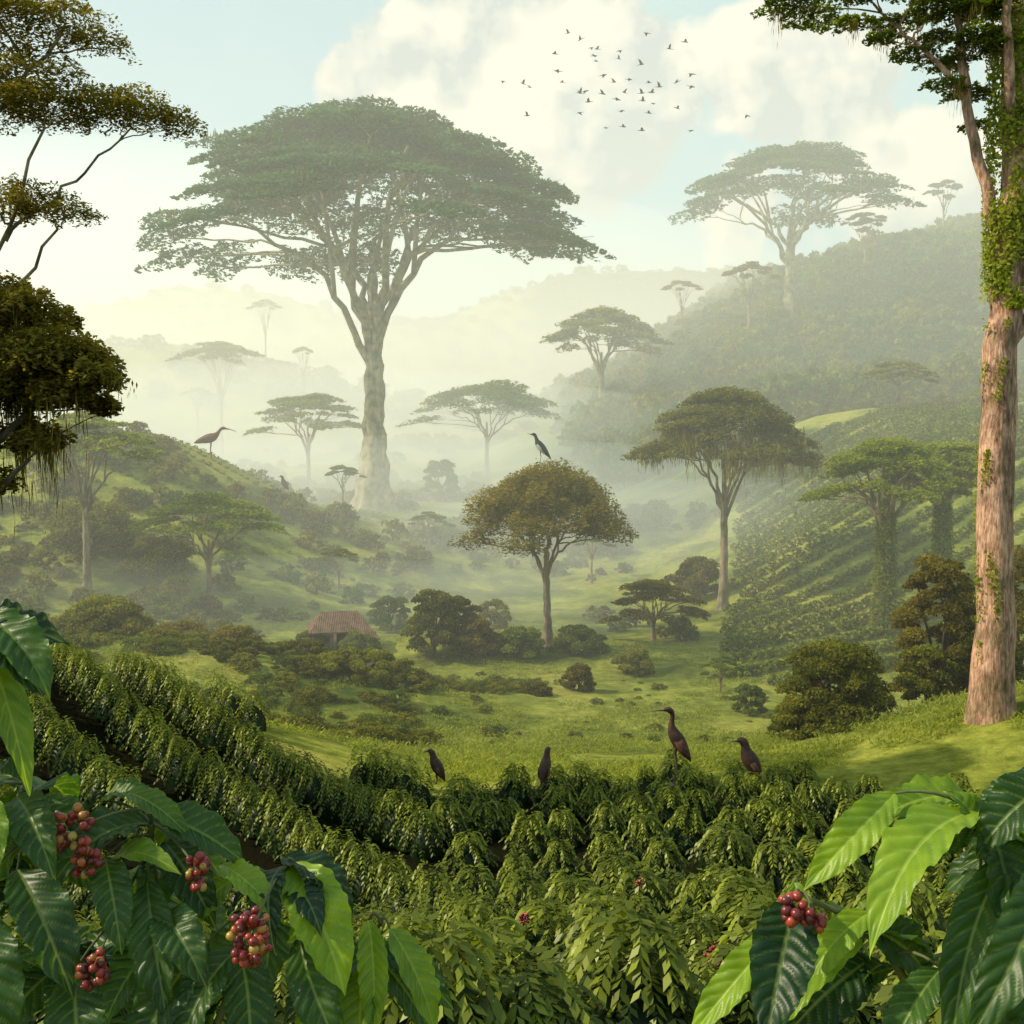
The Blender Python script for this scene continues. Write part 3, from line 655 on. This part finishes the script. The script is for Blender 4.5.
squat=[(-.34,.10,.008),(-.31,.15,.035),(-.25,.26,.10),(-.16,.42,.16),(-.07,.57,.165),(-.01,.70,.12),(.0,.80,.085),(.03,.89,.085),(.09,.93,.075),(.15,.925,.04),(.19,.915,.02),(.25,.90,.012),(.31,.88,.003)]
ibis=[(-.55,.50,.01),(-.48,.52,.05),(-.32,.58,.10),(-.12,.63,.15),(.06,.68,.14),(.18,.77,.075),(.25,.87,.045),(.31,.945,.045),(.38,.965,.052),(.44,.95,.035),(.50,.935,.018),(.62,.915,.013),(.74,.87,.010),(.80,.82,.003)]
perch=[(-.42,.12,.008),(-.36,.2,.03),(-.24,.36,.085),(-.10,.52,.13),(.02,.66,.12),(.07,.77,.065),(.10,.87,.05),(.13,.94,.055),(.18,.965,.055),(.23,.96,.03),(.28,.965,.014),(.34,.975,.010),(.42,.98,.002)]
def bz(x,y,off=.62): return (x,y,float(H(x,y))+off)
PI=math.pi
SW=(-.27,.20,-.02,.68,.15)
SQ=dict(legs=((-.1,.3),),kneez=.15,wingspec=SW,eye=(.1,.95))
bird('heron',bz(4.36,29.2,.6),2.15,PI,heron,B_brown,B_wing)
bird('brown_bird',bz(6.35,29.5,.5),1.35,PI,squat,B_brown,B_wing,**SQ)
bird('brown_bird',bz(-2.15,29.6,.55),.98,PI*.95,squat,B_brown,B_wing,**SQ)
bird('brown_bird',bz(.95,29.6,.55),1.05,PI*.35,squat,B_brown,B_wing,**SQ)
xb,yb=-33,121.
bird('ibis',(xb,yb,float(H(xb,yb))+.1),3.5,0,ibis,B_red,B_brown,legs=((-.02,.6),),kneez=.3,wingspec=(-.45,.54,.08,.70,.13),eye=(.38,.98))
xb,yb=-25,120.
bird('brown_bird',(xb,yb,float(H(xb,yb))+.3),1.9,PI,squat,B_brown,B_wing,**SQ)
bird('black_and_white_bird',(1.75,71.8,-.85),1.95,PI,perch,B_black,B_black,belly=(2.2,4.6),legs=((-.06,.45),),kneez=.22,wingspec=(-.33,.24,.0,.66,.115),eye=(.18,.98))
def flock():
    mb=MB()
    for i in range(46):
        y=120+rng.uniform(-10,10)
        u=np.clip(rng.normal(.09,.042),.01,.16);v=np.clip(rng.normal(.325,.022),.285,.37)
        if i==0:u,v=-.008,.328
        if i==1:u,v=.21,.298
        c=np.array([u*y,y,v*y]);s=rng.uniform(.36,.56);ya=rng.uniform(-.5,.5)+(0 if rng.random()<.7 else PI);fl=rng.uniform(-.5,.9)
        f=np.array([math.cos(ya),math.sin(ya),rng.normal(0,.15)]);r=np.array([-math.sin(ya),math.cos(ya),0]);up=np.array([0,0,1.])
        tube(mb,[c-f*s*.75,c-f*s*.35,c,c+f*s*.35,c+f*s*.55,c+f*s*.75],np.array([.05,.07,.14,.12,.08,.01])*s,6)
        for sg in (-1,1):
            w1=c+r*sg*s*.55+up*s*.55*(fl+.25);w2=c+r*sg*s*1.15+up*s*(.9*fl+.1)-f*s*.25
            mb.add([c+f*s*.28,w1+f*s*.22,w1-f*s*.28,c-f*s*.2],[(0,1,2,3)]);mb.add([w1+f*s*.22,w2,w2-f*s*.03,w1-f*s*.28],[(0,1,2,3)])
        mb.add([c-f*s*.6,c-f*s*1.05+r*s*.16,c-f*s*1.0,c-f*s*1.05-r*s*.16],[(0,1,2,3)])
    obj('bird_flock',mb.mesh('bird_flock',[B_black]))
flock()

# ------------------------------------------------------------ foreground coffee plants
def bigleafmat():
    m,nt,out=newmat('coffee_leaf_closeup');l=nt.links
    at=N(nt,'ShaderNodeAttribute',attribute_name='var');vv=N(nt,'ShaderNodeAttribute',attribute_name='vein')
    tc=N(nt,'ShaderNodeTexCoord');ns=N(nt,'ShaderNodeTexNoise');ns.inputs['Scale'].default_value=18;ns.inputs['Detail'].default_value=5;l.new(tc.outputs['Object'],ns.inputs[0])
    c=ramp(nt,at.outputs['Fac'],[(0,(.012,.045,.016)),(.45,(.045,.115,.018)),(1,(.22,.36,.022))])
    c2=ramp(nt,ns.outputs['Fac'],[(.3,(.65,.72,.7)),(.7,(1.35,1.2,1.1))])
    mx=N(nt,'ShaderNodeMixRGB',blend_type='MULTIPLY');mx.inputs[0].default_value=1;l.new(c,mx.inputs[1]);l.new(c2,mx.inputs[2])
    mv=N(nt,'ShaderNodeMixRGB');l.new(vv.outputs['Fac'],mv.inputs[0]);l.new(mx.outputs[0],mv.inputs[1])
    lv=N(nt,'ShaderNodeMixRGB',blend_type='ADD');lv.inputs[0].default_value=1;l.new(mx.outputs[0],lv.inputs[1]);lv.inputs[2].default_value=(.15,.17,.06,1);l.new(lv.outputs[0],mv.inputs[2])
    p=N(nt,'ShaderNodeBsdfPrincipled');p.inputs['Roughness'].default_value=.4;p.inputs['Specular IOR Level'].default_value=.4;l.new(mv.outputs[0],p.inputs['Base Color'])
    t=N(nt,'ShaderNodeBsdfTranslucent');h=N(nt,'ShaderNodeMixRGB',blend_type='MULTIPLY');h.inputs[0].default_value=1;l.new(mv.outputs[0],h.inputs[1]);h.inputs[2].default_value=(2.2,1.9,.5,1);l.new(h.outputs[0],t.inputs[0])
    s=N(nt,'ShaderNodeMixShader');s.inputs[0].default_value=.42;l.new(p.outputs[0],s.inputs[1]);l.new(t.outputs[0],s.inputs[2]);l.new(s.outputs[0],out.inputs[0]);return m
M_big=bigleafmat()
M_stem=plain('green_stem',(.09,.10,.04),.6,.3,.3,30)
M_berry,nt_,o_=newmat('coffee_cherry');_a=N(nt_,'ShaderNodeAttribute',attribute_name='var');_c=ramp(nt_,_a.outputs['Fac'],[(0,(.07,.010,.014)),(.4,(.20,.018,.018)),(.75,(.34,.05,.025)),(1,(.34,.22,.04))]);_p=N(nt_,'ShaderNodeBsdfPrincipled');_p.inputs['Roughness'].default_value=.34;nt_.links.new(_c,_p.inputs['Base Color']);nt_.links.new(_p.outputs[0],o_.inputs[0])
class LB:
    def __init__(s): s.V=[];s.F=[];s.A=[];s.E=[];s.n=0;s.c=0
    def leaf(s,b,t,w,var,up=(0,-.35,1),bow=.18,roll=0.):
        b=np.array(b,float);t=np.array(t,float);ln=np.linalg.norm(t-b);ax=(t-b)/ln
        up=np.array(up,float);sd=norm(np.cross(ax,up));nm=np.cross(sd,ax)
        if roll: sd,nm=sd*math.cos(roll)+nm*math.sin(roll),nm*math.cos(roll)-sd*math.sin(roll)
        nt,ns=72,21;s.c+=1
        T=np.linspace(0,1,nt)[:,None];S=np.linspace(-1,1,ns)[None,:]
        prof=(np.clip(T,0,1)**.62)*(1-T)**.78;prof=prof/prof.max();prof=prof*(1-.35*sm(.86,.98,T))+.012*(1-T)
        wd=w*.5*prof*(1+.035*np.sin(T*57+s.c)*np.ones_like(S))
        tv=T-.17*np.abs(S)**1.2
        quilt=np.abs(np.sin(np.pi*9.5*tv))**.65
        zz=wd*(.28*np.abs(S))+w*.17*quilt*(np.abs(S)**.7*(1-np.abs(S)*.45))*np.sin(np.pi*np.clip(T,0,1))**.5
        zz=zz+w*.07*np.sin(T*22+s.c*.7+np.sign(S)*1.2)*S**2
        cl=b+ax*ln*T[...,None]+nm*(bow*ln*4*T*(1-T))[...,None]+sd*(.04*ln*math.sin(s.c*2.1)*4*T*(1-T))[...,None]
        bend=np.array([0,0,-1.])*(.10*ln*T**3)[...,None]
        P=cl+bend+sd*(wd*S)[...,None]+nm*(zz)[...,None]
        vein=np.clip(1.2-np.abs(S)*wd/(w*.024+1e-4),0,1)
        vein=np.maximum(vein,.85*np.clip(1-quilt*2.0,0,1)*(np.abs(S)<.93))
        i=np.arange(nt-1)[:,None]*ns;j=np.arange(ns-1)[None,:]
        F=np.stack([i+j,i+j+1,i+ns+j+1,i+ns+j],-1).reshape(-1,4)
        s.V.append(P.reshape(-1,3));s.F.append(F+s.n);s.n+=nt*ns
        s.A.append(np.full(nt*ns,var)+rng.normal(0,.01));s.E.append((vein*np.ones_like(S)).ravel())
    def mesh(s): return make_mesh('leaves',np.concatenate(s.V),np.concatenate(s.F),{'var':np.concatenate(s.A),'vein':np.concatenate(s.E)},True,[M_big])
def berry_cluster(mb,c,n,r,spread):
    u=np.linspace(0,np.pi,8);k=10
    for i in range(n):
        d=norm(rng.normal(0,1,3));q=np.array(c)+d*spread*rng.uniform(.55,1)*np.array([.85,.7,1.1]);rr=r*rng.uniform(.75,1.12)
        ax=norm(d+rng.normal(0,.4,3));P=q+ax*(-np.cos(u))[:,None]*rr*1.1
        tube(mb,P,rr*np.maximum(np.sin(u),.02),k,a=float(np.clip(rng.normal(.45,.3),0,1)))
        e=q+ax*rr*1.08
        tube(mb,[e,e+ax*rr*.12],[rr*.2,rr*.12],6,a=0.,m=1)
def plant(x0,y0,stems,heroes,nfill,clusters):
    z0=float(H(x0,y0))-.05
    e=empty('coffee_plant',(x0,y0,z0));o=np.array([x0,y0,z0])
    lb=LB();sb=MB();bb=MB();S=[]
    for st in stems:
        P=np.array(st,float)-o;t=np.linspace(0,1,20);ti=np.linspace(0,1,len(P))
        Q=np.stack([np.interp(t,ti,P[:,k]) for k in range(3)],1)
        for _ in range(4):
            Q[1:-1]=(Q[:-2]+2*Q[1:-1]+Q[2:])/4
        tube(sb,Q,np.linspace(.011,.0035,20),8);S.append(Q[4:])
    S=np.concatenate(S)
    def att(b):
        d=np.linalg.norm(S-b,axis=1);k=int(d.argmin());a=S[k]
        if d[k]>.008: tube(sb,bez(a,a+(b-a)*.3+[0,0,.02],a+(b-a)*.7+[0,0,.015],b,7),np.linspace(.0032,.0018,7),6)
    for (xa,za,xb,zb,yy,dy,w,va,bow) in heroes:
        b=np.array([xa,yy,za])-o;t=np.array([xb,yy+dy,zb])-o
        att(b);lb.leaf(b,t,w,va,up=(rng.normal(0,.15),-.55,1),bow=bow,roll=rng.normal(0,.15))
    for i in range(nfill):
        k=rng.integers(len(S));b=S[k]+rng.normal(0,.012,3)
        an=rng.uniform(0,6.28);ln=rng.uniform(.12,.19)
        d=norm(np.array([math.cos(an),math.sin(an)*.7,rng.uniform(-1.0,-.1)]))
        if b[1]+o[1]+d[1]*ln<1.25: d[1]=abs(d[1])
        lb.leaf(b,b+d*ln,ln*rng.uniform(.38,.48),float(np.clip(rng.normal(.32,.22),0,.95)),bow=rng.uniform(.05,.2),roll=rng.normal(0,.3))
    for (x,y,z,n,sp) in clusters:
        c=np.array([x,y,z])-o;att(c);berry_cluster(bb,c,n,.0070,sp)
    obj('stems',sb.mesh('stems',[M_stem],True),parent=e);obj('leaves',lb.mesh(),parent=e)
    if clusters: obj('berries',bb.mesh('berries',[M_berry,B_eye],True),parent=e)
g=lambda x,y: float(H(x,y))
plant(-.72,2.0,
 [[(-.72,2.0,g(-.72,2)-.1),(-.72,2.0,-1.6),(-.66,1.95,-1.0),(-.62,1.85,-.72),(-.60,1.8,-.60)],
  [(-.72,2.0,-1.7),(-.60,1.95,-1.2),(-.46,1.88,-.86),(-.38,1.8,-.70)],
  [(-.72,2.0,-1.6),(-.78,1.95,-1.0),(-.82,1.85,-.75),(-.80,1.8,-.56)],
  [(-.72,2.0,-1.8),(-.50,2.0,-1.3),(-.30,1.9,-.95),(-.22,1.8,-.79)],
  [(-.72,2.0,-1.4),(-.95,1.9,-.9),(-1.0,1.8,-.5),(-.90,1.7,-.28),(-.84,1.7,-.27)]],
 [(-.850,-.290,-.735,-.500,1.75,-.1,.060,.75,.12),(-.86,-.30,-.79,-.35,1.75,-.15,.04,.6,.1),(-.87,-.33,-.78,-.43,1.7,-.1,.05,.6,.1),(-.86,-.28,-.76,-.38,1.8,-.05,.05,.7,.1),
  (-.838,-.54,-.775,-.63,1.7,-.1,.05,.85,.1),
  (-.363,-.687,-.262,-.834,1.8,-.12,.095,.95,.10),(-.486,-.690,-.363,-.744,1.8,-.08,.05,.9,.12),
  (-.240,-.785,-.224,-.930,1.8,-.08,.05,.85,.05),(-.205,-.80,-.126,-.94,1.8,-.05,.06,.8,.1),
  (-.347,-.793,-.257,-.93,1.75,-.1,.07,.25,.12),(-.44,-.785,-.40,-.95,1.72,-.1,.075,.2,.1),
  (-.486,-.785,-.575,-.93,1.72,-.1,.085,.2,.15),(-.429,-.785,-.50,-.90,1.7,-.1,.07,.25,.12),
  (-.592,-.70,-.525,-.85,1.75,-.12,.075,.3,.12),(-.66,-.66,-.60,-.76,1.75,-.1,.06,.35,.12),
  (-.78,-.66,-.655,-.80,1.7,-.1,.085,.15,.15),(-.84,-.70,-.735,-.883,1.65,-.1,.095,.22,.15),
  (-.674,-.80,-.62,-.95,1.65,-.1,.085,.2,.15),(-.641,-.568,-.525,-.625,1.8,-.03,.045,.6,.15),
  (-.73,-.69,-.81,-.565,1.8,-.08,.075,.35,.1),(-.674,-.70,-.527,-.66,1.8,-.08,.05,.8,.2),
  (-.70,-.60,-.60,-.58,1.85,-.02,.05,.5,.15),(-.80,-.56,-.70,-.64,1.75,-.1,.07,.3,.15),(-.56,-.74,-.46,-.80,1.72,-.1,.07,.3,.2),
  (-.60,-.62,-.545,-.70,1.85,-.02,.05,.7,.15),(-.47,-.72,-.56,-.78,1.8,-.05,.06,.75,.15)],
 130,
 [(-.69,1.70,-.60,40,.036),(-.672,1.70,-.648,24,.026),(-.50,1.72,-.672,26,.027),(-.395,1.62,-.735,66,.040),(-.625,1.60,-.775,32,.028)])
plant(.80,1.75,
 [[(.80,1.75,g(.8,1.75)-.1),(.80,1.75,-1.4),(.76,1.65,-.9),(.69,1.55,-.60),(.64,1.5,-.50)],
  [(.80,1.75,-1.5),(.70,1.65,-1.05),(.58,1.55,-.78),(.50,1.5,-.66),(.40,1.5,-.62)],
  [(.80,1.75,-1.3),(.84,1.6,-.8),(.78,1.5,-.5),(.72,1.45,-.42)]],
 [(.652,-.500,.450,-.61,1.5,-.15,.080,.95,.14),(.530,-.475,.392,-.575,1.5,-.05,.055,.9,.10),
  (.66,-.50,.50,-.50,1.55,-.05,.06,.9,.1),
  (.502,-.641,.385,-.735,1.5,-.05,.048,.95,.08),(.379,-.665,.237,-.785,1.5,-.05,.052,.95,.08),
  (.488,-.682,.315,-.79,1.5,-.08,.05,.9,.10),(.666,-.546,.555,-.75,1.45,-.1,.06,.3,.12),
  (.71,-.540,.55,-.70,1.42,-.12,.07,.25,.14),(.72,-.42,.655,-.50,1.45,-.08,.05,.85,.1),
  (.63,-.60,.56,-.77,1.45,-.08,.05,.85,.12),(.70,-.62,.64,-.80,1.42,-.05,.065,.2,.1),(.393,-.60,.395,-.668,1.5,-.05,.035,.9,.05),
  (.66,-.56,.60,-.46,1.5,0,.05,.7,.1),(.72,-.70,.57,-.76,1.42,-.02,.06,.35,.1),(.58,-.70,.49,-.80,1.45,-.05,.055,.45,.1)],
 46,[(.372,1.42,-.600,18,.022),(.40,1.42,-.615,10,.018)])
bb=MB();
for tx,ty in ((1.2,12.6),(3.6,15.5),(3.6,12.6),(-1.2,13.5),(5.2,17.2),(2.2,18.5),(.2,16.5),(6.5,20),(-3,17)):
    k=int(np.argmin((xb_-tx)**2+(yb_-ty)**2));q=sb_[k];berry_cluster(bb,(xb_[k]-.10,yb_[k]-.50*q,float(H(xb_[k],yb_[k]))+.88*q),46 if tx==1.2 else 22,.020,.14 if tx==1.2 else .09)
obj('coffee_cherries',bb.mesh('coffee_cherries',[M_berry,B_eye],True))

# ------------------------------------------------------------ haze and mist: scattering volumes.
# single-scatter volumes lose the light that bounces many times inside fog, so each carries
# a small added radiance that stands for that multiply-scattered daylight
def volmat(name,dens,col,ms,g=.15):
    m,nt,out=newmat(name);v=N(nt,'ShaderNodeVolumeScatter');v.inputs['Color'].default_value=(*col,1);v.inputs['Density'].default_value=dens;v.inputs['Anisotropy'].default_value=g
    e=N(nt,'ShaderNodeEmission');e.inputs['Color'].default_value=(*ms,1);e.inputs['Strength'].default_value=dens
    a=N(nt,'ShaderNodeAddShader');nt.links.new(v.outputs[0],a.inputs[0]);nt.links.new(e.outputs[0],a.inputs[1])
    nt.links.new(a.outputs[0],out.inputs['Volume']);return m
def vbox(name,x0,x1,y0,y1,z0,z1,m):
    V=[(x0,y0,z0),(x1,y0,z0),(x1,y1,z0),(x0,y1,z0),(x0,y0,z1),(x1,y0,z1),(x1,y1,z1),(x0,y1,z1)]
    F=[(0,3,2,1),(4,5,6,7),(0,1,5,4),(1,2,6,5),(2,3,7,6),(3,0,4,7)]
    obj(name,make_mesh(name,V,F,None,False,[m]))
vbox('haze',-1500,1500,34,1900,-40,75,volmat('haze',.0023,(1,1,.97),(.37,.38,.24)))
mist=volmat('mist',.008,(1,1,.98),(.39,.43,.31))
glow=volmat('added_glow_haze',.0022,(1,.99,.95),(.58,.53,.36))  # added haze volume; its warm emission imitates the sun-side glow
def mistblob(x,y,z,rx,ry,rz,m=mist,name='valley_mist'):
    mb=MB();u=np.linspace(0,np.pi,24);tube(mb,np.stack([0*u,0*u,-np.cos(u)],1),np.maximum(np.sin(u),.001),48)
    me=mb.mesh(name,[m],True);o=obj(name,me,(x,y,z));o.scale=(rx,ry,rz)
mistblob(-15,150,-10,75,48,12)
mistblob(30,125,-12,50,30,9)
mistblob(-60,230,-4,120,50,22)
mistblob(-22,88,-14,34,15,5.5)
mistblob(-150,420,0,330,200,105,glow,'added_glow_haze')

# ------------------------------------------------------------ light, sky, camera
el=math.radians(40);az=math.radians(-95)
sd=(math.sin(az)*math.cos(el),math.cos(az)*math.cos(el),math.sin(el))
sun=bpy.data.lights.new('sun','SUN');sun.energy=5.0;sun.angle=math.radians(.5);sun.color=(1,.87,.62)
so=bpy.data.objects.new('sun',sun);sc.collection.objects.link(so)
from mathutils import Vector
so.rotation_euler=Vector(sd).to_track_quat('Z','Y').to_euler();so.location=(-60,60,80)
w=bpy.data.worlds.new('World');sc.world=w;w.use_nodes=True;nt=w.node_tree;nt.nodes.clear();l=nt.links
out=N(nt,'ShaderNodeOutputWorld');bg=N(nt,'ShaderNodeBackground');bg.inputs['Strength'].default_value=.15
sky=N(nt,'ShaderNodeTexSky');sky.sky_type='NISHITA';sky.sun_disc=False;sky.sun_elevation=el;sky.sun_rotation=az;sky.air_density=1.0;sky.dust_density=2.0;sky.ozone_density=1.0;sky.altitude=200
tc=N(nt,'ShaderNodeTexCoord');gen=tc.outputs['Generated']
def M_(op,a,b=None,clamp=False):
    n=N(nt,'ShaderNodeMath',operation=op);n.use_clamp=clamp
    for i,v in enumerate((a,b)):
        if v is None: continue
        if isinstance(v,(int,float)): n.inputs[i].default_value=v
        else: l.new(v,n.inputs[i])
    return n.outputs[0]
def wn(off,s,d=9,r=.55):
    v=N(nt,'ShaderNodeVectorMath',operation='ADD');l.new(gen,v.inputs[0]);v.inputs[1].default_value=off
    n=N(nt,'ShaderNodeTexNoise');n.inputs['Scale'].default_value=s;n.inputs['Detail'].default_value=d;n.inputs['Roughness'].default_value=r;l.new(v.outputs[0],n.inputs[0]);return n.outputs['Fac']
mask=None
for (u,v,r,a) in [(-.06,.335,.08,1),(.03,.38,.095,1),(-.13,.32,.06,.9),(.10,.30,.10,.9),(.23,.335,.07,1),(.29,.31,.08,.9),(.20,.22,.12,.5),(.36,.25,.09,.7),(.46,.22,.08,.8),(.5,.38,.12,.6),(-.9,.3,.2,.5),(-1.4,.5,.4,.8),(1.3,.5,.35,.8)]:
    c=np.array([u,1,v]);c/=np.linalg.norm(c)
    dn=N(nt,'ShaderNodeVectorMath',operation='DISTANCE');l.new(gen,dn.inputs[0]);dn.inputs[1].default_value=c
    f=M_('MULTIPLY',M_('SUBTRACT',1,M_('DIVIDE',dn.outputs['Value'],r*1.25)),a)
    f=M_('MAXIMUM',f,0)
    mask=f if mask is None else M_('MAXIMUM',mask,f)
n1=wn((3,1,2),9,10,.55);n2=wn((3-.02,1+.0,2+.025),9,10,.55)
dens=M_('ADD',M_('MULTIPLY',mask,1.1),M_('MULTIPLY',M_('SUBTRACT',n1,.5),1.6))
cov=M_('MULTIPLY',M_('SUBTRACT',dens,.26),8,True)
cov=M_('MULTIPLY',cov,.92)
shade=M_('ADD',.5,M_('MULTIPLY',M_('SUBTRACT',n1,n2),8.5),True)
ccol=N(nt,'ShaderNodeMixRGB');l.new(shade,ccol.inputs[0]);ccol.inputs[1].default_value=(4.2,4.5,4.3,1);ccol.inputs[2].default_value=(7.0,6.5,5.4,1)
thin=wn((7,5,2),3.2,7,.6);thc=M_('MULTIPLY',M_('SUBTRACT',thin,.42),1.3,True)
veil=N(nt,'ShaderNodeMixRGB');l.new(M_('ADD',M_('MULTIPLY',thc,.4),.58,True),veil.inputs[0]);l.new(sky.outputs[0],veil.inputs[1]);veil.inputs[2].default_value=(4.5,6.2,5.9,1)
mc=N(nt,'ShaderNodeMixRGB');l.new(cov,mc.inputs[0]);l.new(veil.outputs[0],mc.inputs[1]);l.new(ccol.outputs[0],mc.inputs[2])
l.new(mc.outputs[0],bg.inputs[0]);l.new(bg.outputs[0],out.inputs[0])
cam=bpy.data.cameras.new('camera');cam.lens=36*1100/1024;cam.sensor_width=36;cam.clip_end=5000;cam.clip_start=.05
co=bpy.data.objects.new('camera',cam);sc.collection.objects.link(co);co.rotation_euler=(math.radians(90-3.22),0,0);sc.camera=co
